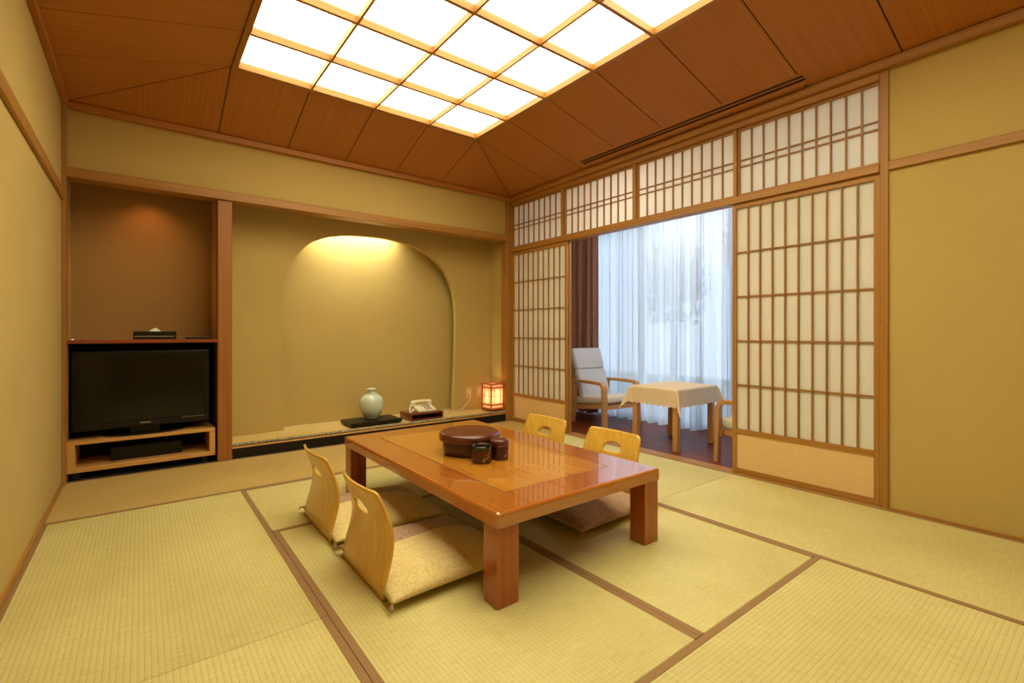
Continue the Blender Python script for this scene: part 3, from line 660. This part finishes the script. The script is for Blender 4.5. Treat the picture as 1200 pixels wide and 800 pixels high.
# ------------------------------------------------------------------ legless chairs (backs curve along local -x, sitter faces +x)
def zaisu():
    r = thing('legless_chair', (0, 0, 0), '', 'chair', 'legless chairs around the low table')
    def prof(z):       # x offset of the back at height z (s curve)
        pts = [(0.0, 0.012), (0.02, 0.0), (0.08, 0.016), (0.15, 0.038), (0.22, 0.048), (0.29, 0.034), (0.35, 0.012), (0.405, -0.012)]
        for (za, xa), (zb_, xb) in zip(pts, pts[1:]):
            if z <= zb_ or zb_ == 0.405:
                t = (z - za) / (zb_ - za); t2 = t * t * (3 - 2 * t) if False else t
                return xa + (xb - xa) * t2
    def smooth_prof(z): return sum(prof(max(0.0, min(0.405, z + d))) for d in (-0.03, -0.015, 0, 0.015, 0.03)) / 5
    def hw(z): return 0.222 - 0.024 * (z / 0.4) + 0.006 * math.sin(z / 0.4 * PI)
    def place(u, z):   # u metres across, z height
        h = hw(z); k = min(1, abs(u) / h); return (smooth_prof(z) - 0.026 * min(1, z / 0.22) * (1 - k * k), u, z)
    bm = bmesh.new(); nb_ = 14; zs = 0.19; zt_ = 0.402; cr_ = 0.024; hc = 0.292
    # boundary of the upper region, counter-clockwise from bottom left
    bd = [(-hw(zs) + 2 * hw(zs) * k / nb_, zs) for k in range(nb_ + 1)]
    side = [zs + (zt_ - cr_ - zs) * k / 6 for k in range(1, 7)]
    bd += [(hw(z), z) for z in side]
    ht = hw(zt_)
    bd += [(ht - cr_ + cr_ * math.cos(a), zt_ - cr_ + cr_ * math.sin(a)) for a in [PI / 2 * k / 5 for k in range(1, 6)]]
    bd += [((ht - cr_) * (1 - 2 * k / 10), zt_) for k in range(1, 10)]
    bd += [(-(ht - cr_) - cr_ * math.sin(a), zt_ - cr_ + cr_ * math.cos(a)) for a in [PI / 2 * k / 5 for k in range(0, 6)]]
    bd += [(-hw(z), z) for z in side[::-1][1:]]
    # hand hole: arched top, gently sagging bottom
    def hole(a):
        c, s = math.cos(a), math.sin(a); n_ = 2.6
        n_ = 2.0 if s > 0 else 2.4; q = (abs(c / 0.070) ** n_ + abs(s / (0.034 if s > 0 else 0.022)) ** n_) ** (-1 / n_)
        return (q * c, hc + q * s + 0.006 * math.cos(min(1, abs(q * c) / 0.068) * PI / 2) )
    M = 7; loops = []
    hp = [hole(math.atan2((z - hc) * 1.6, u)) for u, z in bd]
    for m_ in range(M + 1):
        f = (m_ / M) ** 1.2
        loops.append([bm.verts.new(place(h[0] + (b[0] - h[0]) * f, h[1] + (b[1] - h[1]) * f)) for h, b in zip(hp, bd)])
    n = len(bd)
    for a, b in zip(loops, loops[1:]):
        for k in range(n): bm.faces.new((a[k], a[(k + 1) % n], b[(k + 1) % n], b[k]))
    prev = loops[-1][:nb_ + 1]
    for q in range(1, 9):
        z = zs + (0.0015 - zs) * q / 8
        row = [bm.verts.new(place(-hw(z) + 2 * hw(z) * k / nb_, z)) for k in range(nb_ + 1)]
        for k in range(nb_): bm.faces.new((prev[k], prev[k + 1], row[k + 1], row[k]))
        prev = row
    bmesh.ops.recalc_face_normals(bm, faces=bm.faces)
    bmesh.ops.solidify(bm, geom=bm.faces[:], thickness=0.011)
    ob = obj('backrest', bm, 'maple', r, True)
    # seat board with the bend at its rear
    bm = bmesh.new(); rows = []
    path = [(0.014, 0.012, 0), (0.017, 0.009, 0), (0.022, 0.007, 1), (0.035, 0.006, 1), (0.15, 0.006, 1), (0.30, 0.006, 1), (0.36, 0.006, 1), (0.385, 0.006, 1), (0.395, 0.006, 1)]
    hws = [0.2215, 0.222, 0.222, 0.222, 0.218, 0.212, 0.208, 0.195, 0.16]
    for (x, z, _), h in zip(path, hws):
        rows.append([bm.verts.new((x - (0.0028 * (1 - (k / 7 - 1) ** 2) if x < 0.02 else 0), -h + 2 * h * k / 14, z)) for k in range(15)])
    for a, b in zip(rows, rows[1:]):
        for k in range(14): bm.faces.new((a[k], a[k + 1], b[k + 1], b[k]))
    bmesh.ops.recalc_face_normals(bm, faces=bm.faces); bmesh.ops.solidify(bm, geom=bm.faces[:], thickness=0.008)
    mn = min(v.co.z for v in bm.verts); bmesh.ops.translate(bm, verts=bm.verts, vec=(0, 0, 0.001 - mn))
    obj('seat', bm, 'maple', r, True)
    return r
def cushion():
    r = thing('floor_cushion', (0, 0, 0), '', 'cushion', 'square cushions on the legless chairs')
    n = 36; h = 0.298; V = {}
    def pt(i, j, side):
        u, v = -1 + 2 * i / n, -1 + 2 * j / n
        e = max(0.0, (1 - abs(u) ** 2.6)) * max(0.0, (1 - abs(v) ** 2.6)); t = e ** 0.55
        pin = 1 - 0.035 * (1 - v * v) * abs(u) ** 3, 1 - 0.035 * (1 - u * u) * abs(v) ** 3
        dim = 0.012 * math.exp(-((u * u + v * v) / 0.02))
        rim_z = 0.026
        z = rim_z + (0.066 * t - dim + 0.004 * math.sin(u * 5 + v * 3) * t if side > 0 else -0.024 * t)
        return (u * h * pin[0], v * h * pin[1], z)
    bands = {'beige_panel': (0, 21), 'mauve_panel': (21, n)}
    for nm, (a, b) in bands.items():
        bm = bmesh.new(); g = {}
        for s in (1, -1):
            for i in range(n + 1):
                for j in range(a, b + 1): g[i, j, s] = bm.verts.new(pt(i, j, s))
            for i in range(n):
                for j in range(a, b):
                    q = (g[i, j, s], g[i + 1, j, s], g[i + 1, j + 1, s], g[i, j + 1, s]); bm.faces.new(q if s > 0 else q[::-1])
        bmesh.ops.remove_doubles(bm, verts=bm.verts, dist=1e-5)
        obj(nm, bm, 'cushion_beige' if nm[0] == 'b' else 'cushion_mauve', r, True)
    for su in (-1, 1):
        for sv in (-1, 1):
            bm = bmesh.new()
            for k in range(7):
                a = math.atan2(sv, su) + (k - 3) * 0.16
                add_tube(bm, [(su * (h - 0.006), sv * (h - 0.006), 0.026), (su * (h - 0.006) + 0.010 * math.cos(a), sv * (h - 0.006) + 0.010 * math.sin(a), 0.020 + 0.002 * (k % 3)), (su * (h - 0.006) + 0.017 * math.cos(a), sv * (h - 0.006) + 0.017 * math.sin(a), 0.010)], 0.0018, 5)
            obj('tassel', bm, 'cushion_mauve', r)
    return r
zp, cp = zaisu(), cushion()
spots = ((0.715, 1.925, 0, 'left', 'table corner'), (0.715, 2.552, 0, '', ''), (2.285, 1.945, PI, '', ''), (2.285, 2.56, PI, '', ''))
zl = ('pale bentwood legless chair farther from the alcove, its back to the railed plaster wall', 'pale bentwood legless chair nearer the television recess, its back to the railed wall',
      'pale bentwood legless chair in front of the veranda opening and cloth covered table', 'pale bentwood legless chair in front of the paper door beside the alcove')
cl = ('square beige and mauve cushion lying on the legless chair beside the lone table leg', 'square beige and mauve cushion on the legless chair nearer the television recess',
      'square cushion on the legless chair in front of the cloth covered veranda table', 'square cushion on the legless chair in front of the paper door near the alcove')
for k, (x, y, a, _, _) in enumerate(spots):
    z = zp if k == 0 else copy_tree(zp); z.location = (x, y, 0); z.rotation_euler.z = a; z['label'] = zl[k]
    c = cp if k == 0 else copy_tree(cp); c.location = (x + (0.285 if a == 0 else -0.305), y - (0.025 if k != 3 else 0.01), 0.0115); c.rotation_euler.z = 0; c['label'] = cl[k]
    if k == 2: c.rotation_euler.z = PI

# ------------------------------------------------------------------ things on the low table
ZT = 0.352
bw = thing('lacquer_container', (1.420, 2.213, ZT), 'large round dark red lacquer container with lid on the low table', 'container')
obj('body', add_lathe(bmesh.new(), [(0, 0), (0.128, 0), (0.138, 0.004), (0.146, 0.03), (0.149, 0.085), (0.145, 0.088), (0.14, 0.02), (0, 0.015)], (1.420, 2.213, ZT), 56), 'dark_lacquer', bw, True)
obj('lid', add_lathe(bmesh.new(), [(0.150, 0.076), (0.163, 0.074), (0.166, 0.078), (0.166, 0.100), (0.163, 0.108), (0.154, 0.1145), (0.145, 0.1165), (0.14, 0.1155), (0.10, 0.116), (0, 0.117)], (1.420, 2.213, ZT), 56), 'red_lacquer', bw, True)
def motif(cx, cy, r, parent, a0, z0, sc=1.0):
    """gold plant painted on the side: leaves hugging the cylinder"""
    leaves = [(-0.010, 0.020, 0.016, 0.5), (0.004, 0.026, 0.014, 1.2), (0.014, 0.032, 0.010, 2.0), (-0.004, 0.040, 0.008, 0.2), (0.012, 0.046, 0.010, 1.0), (-0.014, 0.012, 0.012, 2.6)]
    bm = bmesh.new()
    for du, z, s, t in leaves:
        q = []
        for k in range(8):
            a = 2 * PI * k / 8; lx, lz = s * 0.55 * math.cos(a) * sc, s * 0.2 * math.sin(a) * sc
            u = du * sc + lx * math.cos(t) - lz * math.sin(t); w = z * sc + lx * math.sin(t) + lz * math.cos(t); an = a0 + u / r
            q.append(bm.verts.new((cx + (r + 0.0006) * math.cos(an), cy + (r + 0.0006) * math.sin(an), z0 + w)))
        bm.faces.new(q)
    bmesh.ops.recalc_face_normals(bm, faces=bm.faces)
    bmesh.ops.solidify(bm, geom=bm.faces[:], thickness=0.0005)
    obj('gold_motif', bm, 'gold', parent)
cu = thing('tea_cup', (1.355, 1.998, ZT), 'dark lacquer cup with black rim and gold leaves, before the large container', 'cup')
obj('body', add_lathe(bmesh.new(), [(0, 0.003), (0.034, 0.003), (0.036, 0), (0.042, 0.001), (0.048, 0.008), (0.0505, 0.03), (0.0505, 0.066)], cu.location, 40), 'dark_lacquer', cu, True)
obj('rim', add_lathe(bmesh.new(), [(0.0505, 0.066), (0.0505, 0.082), (0.049, 0.085), (0.046, 0.083), (0.044, 0.07), (0.040, 0.012), (0, 0.008)], cu.location, 40), 'cup_black', cu, True)
motif(1.355, 1.998, 0.0505, cu, math.atan2(-1.998, -1.355) + 0.45, ZT + 0.004)
ca = thing('tea_caddy', (1.466, 1.998, ZT), 'closed dark red lacquer tea caddy with rounded top beside the cup', 'tea caddy')
obj('body', add_lathe(bmesh.new(), [(0, 0.0), (0.042, 0.0), (0.046, 0.005), (0.0475, 0.02), (0.0475, 0.066)], ca.location, 40), 'dark_lacquer', ca, True)
obj('lid', add_lathe(bmesh.new(), [(0.0475, 0.067), (0.049, 0.067), (0.049, 0.09), (0.046, 0.099), (0.038, 0.1025), (0, 0.104)], ca.location, 40), 'red_lacquer', ca, True)
motif(1.466, 1.998, 0.0478, ca, math.atan2(-1.998, -1.466) + 0.95, ZT + 0.006)

# ------------------------------------------------------------------ television recess
sh = box('wall_shelf', (X0 + 0.02, 0.473), (4.352, 4.80), (0.927, 0.953), 'shelf_red', None, 0.002, 1); tag(sh, 'glossy red brown wooden shelf above the television', 'shelf')
tb_ = thing('tissue_box', (0.08, 4.52, 0.953), 'black tissue box with a pale stripe standing on the red shelf', 'tissue box')
box('box_body', (-0.045, 0.215), (4.46, 4.59), (0.953, 1.012), 'black_lacquer', tb_, 0.003, 1)
box('stripe', (-0.04, 0.20), (4.4585, 4.4605), (0.972, 0.977), 'silver', tb_)
def tissue():
    bm = bmesh.new(); cx, cy, z = 0.085, 4.525, 1.010
    b = [bm.verts.new((cx + 0.042 * math.cos(a), cy + 0.018 * math.sin(a), z)) for a in [2 * PI * k / 12 for k in range(12)]]
    m_ = [bm.verts.new((cx + (0.022 + 0.004 * (k % 3)) * math.cos(a), cy + 0.011 * math.sin(a), z + 0.014)) for k, a in enumerate([2 * PI * k / 12 for k in range(12)])]
    t = bm.verts.new((cx + 0.004, cy, z + 0.03))
    for k in range(12): bm.faces.new((b[k], b[(k + 1) % 12], m_[(k + 1) % 12], m_[k])); bm.faces.new((m_[k], m_[(k + 1) % 12], t))
    return bm
obj('tissue', tissue(), 'white_paper', tb_)
rc = thing('remote_control', (0.36, 4.45, 0.953), 'flat black remote control lying on the red shelf', 'remote control')
box('remote_body', (0.27, 0.44), (4.44, 4.49), (0.953, 0.968), 'black_plastic', rc, 0.004, 2)
for k in range(5): box('button', (0.285 + k * 0.03, 0.298 + k * 0.03), (4.458, 4.472), (0.967, 0.9705), 'grey_plastic', rc, 0.001, 1)
# media unit
cb = thing('media_unit', (0.03, 4.55, 0), 'low open oak media unit under the television in the recess', 'tv stand')
box('top_board', (-0.393, 0.458), (4.362, 4.74), (0.240, 0.264), 'oak_x', cb, 0.003, 1); box('bottom_board', (-0.393, 0.458), (4.362, 4.74), (0.052, 0.085), 'oak_x', cb, 0.003, 1)
box('side_board', (-0.393, -0.352), (4.362, 4.74), (0.085, 0.240), 'oak_x', cb, 0.002, 1); box('side_board', (0.420, 0.458), (4.362, 4.74), (0.085, 0.240), 'oak_x', cb, 0.002, 1)
box('back_board', (-0.352, 0.420), (4.72, 4.738), (0.085, 0.240), 'black_void', cb)
for x in (-0.35, 0.39):
    for y in (4.40, 4.68): box('foot', (x - 0.02, x + 0.02), (y - 0.02, y + 0.02), (0.004, 0.052), 'black_plastic', cb, 0.003, 1)
db = box('set_top_box', (-0.17, 0.25), (4.46, 4.68), (0.085, 0.18), 'black_plastic', None, 0.004, 1); tag(db, 'black box standing inside the low oak media unit', 'electronics')
tv = thing('television', (0.025, 4.46, 0.264), 'flat black television on the oak media unit in the wall recess', 'television')
box('bezel', (-0.376, 0.426), (4.42, 4.50), (0.318, 0.872), 'black_plastic', tv, 0.008, 3)
box('screen', (-0.335, 0.385), (4.4175, 4.422), (0.375, 0.845), 'tv_screen', tv)
box('speaker_bar', (-0.36, 0.41), (4.416, 4.424), (0.326, 0.358), 'black_lacquer', tv, 0.002, 1)
for k in range(10): box('logo_letter', (-0.005 + k * 0.0065, 0.0 + k * 0.0065), (4.4145, 4.4165), (0.344, 0.351), 'silver', tv)
box('indicator_strip', (0.25, 0.39), (4.4145, 4.4165), (0.362, 0.364), 'silver', tv)
box('neck', (-0.06, 0.11), (4.45, 4.50), (0.276, 0.33), 'black_plastic', tv)
def tvbase():
    bm = bmesh.new(); add_prism(bm, [(0.025 + 0.24 * math.cos(a), 4.49 + 0.11 * math.sin(a)) for a in [2 * PI * k / 32 for k in range(32)]], 0.2645, 0.277, 'z'); return bm
obj('base', tvbase(), 'black_plastic', tv)

# ------------------------------------------------------------------ alcove things
ZP = 0.1185
bd_ = thing('display_board', (1.78, 4.54, ZP), 'black lacquer display board lying under the celadon vase', 'board')
box('board', (1.53, 2.035), (4.395, 4.69), (ZP + 0.010, ZP + 0.044), 'black_lacquer', bd_, 0.004, 2)
for x in (1.55, 1.975):
    box('foot', (x, x + 0.04), (4.41, 4.675), (ZP, ZP + 0.010), 'black_lacquer', bd_)
vz = ZP + 0.044
va = thing('vase', (1.80, 4.585, vz), 'pale celadon vase with narrow neck on the black board in the alcove', 'vase')
vp = [(0, 0), (0.056, 0), (0.060, 0.004), (0.059, 0.010), (0.074, 0.022), (0.094, 0.050), (0.108, 0.085), (0.1155, 0.120), (0.1165, 0.150), (0.111, 0.180), (0.098, 0.205), (0.076, 0.225), (0.052, 0.238), (0.038, 0.246), (0.033, 0.256), (0.033, 0.266), (0.040, 0.277), (0.051, 0.285), (0.053, 0.289), (0.048, 0.290), (0.030, 0.272), (0.026, 0.25), (0.028, 0.24)]
obj('body', add_lathe(bmesh.new(), vp, va.location, 48), 'celadon', va, True)
for s in (-1, 1):
    obj('handle', add_tube(bmesh.new(), [(1.80 + s * 0.030, 4.585, vz + 0.268), (1.80 + s * 0.048, 4.585, vz + 0.264), (1.80 + s * 0.052, 4.585, vz + 0.250), (1.80 + s * 0.046, 4.585, vz + 0.234)], 0.005, 8), 'celadon', va, True)
# telephone stand and telephone
ps = thing('telephone_stand', (2.305, 4.50, ZP), 'red brown wooden box stand with open front in the alcove', 'stand')
px0, px1, py0, py1 = 2.12, 2.49, 4.385, 4.63
box('top_board', (px0, px1), (py0, py1), (ZP + 0.060, ZP + 0.074), 'phone_wood', ps, 0.002, 1); box('bottom_board', (px0, px1), (py0, py1), (ZP, ZP + 0.012), 'phone_wood', ps, 0.002, 1)
box('side_board', (px0, px0 + 0.014), (py0, py1), (ZP + 0.012, ZP + 0.060), 'phone_wood', ps); box('side_board', (px1 - 0.014, px1), (py0, py1), (ZP + 0.012, ZP + 0.060), 'phone_wood', ps)
box('back_board', (px0 + 0.014, px1 - 0.014), (py1 - 0.012, py1), (ZP + 0.012, ZP + 0.060), 'phone_wood', ps)
zt_ = ZP + 0.074
ph = thing('telephone', (2.33, 4.52, zt_), 'cream push button telephone on the red brown wooden stand', 'telephone')
bm = bmesh.new(); add_prism(bm, [(4.41, zt_), (4.60, zt_), (4.60, zt_ + 0.055), (4.53, zt_ + 0.052), (4.41, zt_ + 0.02)], 2.225, 2.43, 'x')
bmesh.ops.bevel(bm, geom=list(bm.edges), offset=0.005, segments=2, affect='EDGES'); obj('body', bm, 'cream_plastic', ph)
def psurf(y): return zt_ + 0.02 + (y - 4.41) * (0.032 / 0.12)
for i in range(3):
    for j in range(4):
        x, y = 2.315 + i * 0.026, 4.425 + j * 0.02; box('key', (x, x + 0.016), (y, y + 0.012), (psurf(y) - 0.002, psurf(y) + 0.006), 'grey_plastic', ph, 0.001, 1)
box('display', (2.30, 2.40), (4.512, 4.53), (psurf(4.512) - 0.002, psurf(4.53) + 0.002), 'grey_plastic', ph)
hs = [(2.215, 4.565, zt_ + 0.072), (2.23, 4.565, zt_ + 0.082), (2.27, 4.565, zt_ + 0.090), (2.33, 4.565, zt_ + 0.092), (2.385, 4.565, zt_ + 0.090), (2.425, 4.565, zt_ + 0.082), (2.44, 4.565, zt_ + 0.072)]
hd = obj('handset', add_tube(bmesh.new(), hs, [0.020, 0.024, 0.017, 0.015, 0.017, 0.024, 0.020], 12), 'cream_plastic', ph, True)
for x in (2.232, 2.423): obj('earpiece', add_lathe(bmesh.new(), [(0, 0.048), (0.022, 0.048), (0.024, 0.055), (0.022, 0.075), (0, 0.075)], (x, 4.565, zt_), 20), 'cream_plastic', hd, True)
cpts = []
for k in range(141):
    t = k / 140; q = 1 - abs(1 - 2 * t)            # down to the loop and back
    base = Vector((2.212 - 0.085 * q, 4.55 - 0.15 * q - (0.03 if t > 0.5 else 0) * (1 - q), zt_ + 0.072 - 0.058 * q ** 0.8 - (0.045 * (1 - q) if t > 0.5 else 0)))
    base.x += (0.012 if t > 0.5 else -0.012) * math.sin(PI * q); a = k * 0.9
    cpts.append(base + Vector((0.004 * math.cos(a), 0.004 * math.sin(a), 0)))
obj('coiled_cord', add_tube(bmesh.new(), cpts, 0.005, 6), 'cream_plastic', ph, True)
# outlets and cords on the arch wall
OUT = ((2.998, 'wall outlet with the cream telephone cord plugged in'), (3.141, 'wall outlet with the lantern cord plugged in'))
for x, lab in OUT:
    o = thing('wall_outlet', (x, YD, 0.31), lab, 'outlet')
    box('cover_plate', (x - 0.035, x + 0.035), (YD - 0.008, YD), (0.25, 0.37), 'hakama', o, 0.003, 1)
def cord(parent, pts):
    out = []; P = [Vector(p) for p in pts]
    for i in range(len(P) - 1):
        p0, p1, p2, p3 = P[max(i - 1, 0)], P[i], P[i + 1], P[min(i + 2, len(P) - 1)]
        for k in range(8):
            t = k / 8; out.append(0.5 * ((2 * p1) + (-p0 + p2) * t + (2 * p0 - 5 * p1 + 4 * p2 - p3) * t * t + (-p0 + 3 * p1 - 3 * p2 + p3) * t ** 3))
    out.append(P[-1]); c = obj('cord', add_tube(bmesh.new(), out, 0.0042, 6), 'cream_plastic', parent, True); x = pts[0][0]
    box('plug', (x - 0.016, x + 0.016), (YD - 0.04, YD - 0.008), (0.295, 0.335), 'cream_plastic', c, 0.004, 1)
cord(ph, [(2.998, YD - 0.042, 0.312), (2.99, YD - 0.05, 0.25), (2.92, YD - 0.055, 0.17), (2.84, YD - 0.06, 0.126), (2.72, YD - 0.05, ZP + 0.005), (2.56, 4.66, ZP + 0.005), (2.44, 4.645, ZP + 0.005)])
# lantern
lx, ly, la = 3.178, 4.462, 0.085
ln = thing('paper_lantern', (lx, ly, ZP), 'small glowing paper lantern with red brown wooden frame beside the corner post', 'lamp')
for sx in (-1, 1):
    for sy in (-1, 1): box('post', (lx + sx * la - 0.007, lx + sx * la + 0.007), (ly + sy * la - 0.007, ly + sy * la + 0.007), (ZP, ZP + 0.315), 'lantern_wood', ln, 0.001, 1)
for z in (ZP + 0.03, ZP + 0.075, ZP + 0.265, ZP + 0.305):
    e = 0.012 if z > ZP + 0.3 or z < ZP + 0.04 else 0
    for s in (-1, 1):
        box('rail', (lx - la - e, lx + la + e), (ly + s * (la + (0.004 if e else 0)) - 0.006, ly + s * (la + (0.004 if e else 0)) + 0.006), (z - 0.008, z + 0.008), 'lantern_wood', ln)
        box('rail', (lx + s * (la + (0.004 if e else 0)) - 0.006, lx + s * (la + (0.004 if e else 0)) + 0.006), (ly - la - e, ly + la + e), (z - 0.0075, z + 0.0075), 'lantern_wood', ln)
for s in (-1, 1):
    for k in (1, 3):
        q = -la + 2 * la * k / 4
        if k == 2: pass
        box('lattice_bar', (lx + q - 0.0022, lx + q + 0.0022), (ly + s * la - 0.003, ly + s * la + 0.003), (ZP + 0.08, ZP + 0.26), 'lantern_wood', ln)
        box('lattice_bar', (lx + s * la - 0.003, lx + s * la + 0.003), (ly + q - 0.0022, ly + q + 0.0022), (ZP + 0.08, ZP + 0.26), 'lantern_wood', ln)
    z = ZP + 0.17
    box('lattice_bar', (lx - la, lx + la), (ly + s * la - 0.0028, ly + s * la + 0.0028), (z - 0.0025, z + 0.0025), 'lantern_wood', ln); box('lattice_bar', (lx + s * la - 0.0028, lx + s * la + 0.0028), (ly - la, ly + la), (z - 0.0025, z + 0.0025), 'lantern_wood', ln)
    box('paper_sheet', (lx - la + 0.005, lx + la - 0.005), (ly + s * (la - 0.006) - 0.0004, ly + s * (la - 0.006) + 0.0004), (ZP + 0.03, ZP + 0.30), 'lantern_paper', ln)
    box('paper_sheet', (lx + s * (la - 0.006) - 0.0004, lx + s * (la - 0.006) + 0.0004), (ly - la + 0.005, ly + la - 0.005), (ZP + 0.03, ZP + 0.30), 'lantern_paper', ln)
box('base_board', (lx - la, lx + la), (ly - la, ly + la), (ZP + 0.012, ZP + 0.024), 'lantern_wood', ln)
obj('bulb', add_lathe(bmesh.new(), [(0, 0.10), (0.012, 0.10), (0.014, 0.13), (0.024, 0.155), (0.028, 0.175), (0.022, 0.198), (0, 0.208)], (lx, ly, ZP), 20), 'bulb', ln, True)
obj('bulb_socket', add_lathe(bmesh.new(), [(0, 0.024), (0.016, 0.024), (0.016, 0.10), (0, 0.10)], (lx, ly, ZP), 16), 'cream_plastic', ln)

cord(ln, [(3.141, YD - 0.042, 0.312), (3.21, YD - 0.05, 0.29), (3.235, YD - 0.06, 0.2), (3.24, YD - 0.06, ZP + 0.01), (3.22, 4.62, ZP + 0.005), (3.19, 4.565, ZP + 0.006)])
# ------------------------------------------------------------------ hidden-in-the-soffit lamps of the niche and the recess
nl = thing('niche_lamp', (1.73, YD + 0.10, 2.10), 'warm lamp bar with four heads hidden behind the top of the arched niche', 'lamp')
box('lamp_bar', (1.26, 2.18), (YD + 0.085, YD + 0.115), (2.13, 2.15), 'hakama', nl)
for x in (1.32, 1.58, 1.86, 2.12):
    obj('lamp_head', add_lathe(bmesh.new(), [(0, 0.03), (0.012, 0.03), (0.02, 0.0), (0.018, 0.0), (0.0, 0.006)], (x, YD + 0.10, 2.10), 16), 'niche_tube', nl)
d = bpy.data.lights.new('lamp_beam', 'AREA'); d.shape = 'RECTANGLE'; d.size = 0.84; d.size_y = 0.04; d.energy = 11.5; d.color = (1.0, 0.96, 0.70); d.spread = math.radians(130)
o = bpy.data.objects.new('lamp_beam', d); COL.objects.link(o); o.parent = nl; o.location = (-0.01, -0.01, -0.012); o.rotation_euler = (math.radians(8), 0, 0)
rl = thing('recess_downlight', (0.05, 4.58, 2.12), 'small round warm downlight in the ceiling of the television recess', 'lamp')
obj('trim_ring', add_lathe(bmesh.new(), [(0.03, -0.004), (0.045, -0.004), (0.045, 0.0), (0.03, 0.0)], (0.05, 4.58, 2.12), 24), 'cream_plastic', rl)
obj('lens', add_lathe(bmesh.new(), [(0, -0.002), (0.03, -0.002)], (0.05, 4.58, 2.12), 24), 'spot_glow', rl)
sd = bpy.data.lights.new('downlight', 'SPOT'); sd.energy = 6; sd.color = (1.0, 0.42, 0.18); sd.spot_size = math.radians(110); sd.spot_blend = 1.0; sd.shadow_soft_size = 0.03
so = bpy.data.objects.new('downlight', sd); COL.objects.link(so); so.parent = rl; so.location = (0, 0, -0.01); so.rotation_euler = (math.radians(18), 0, 0)
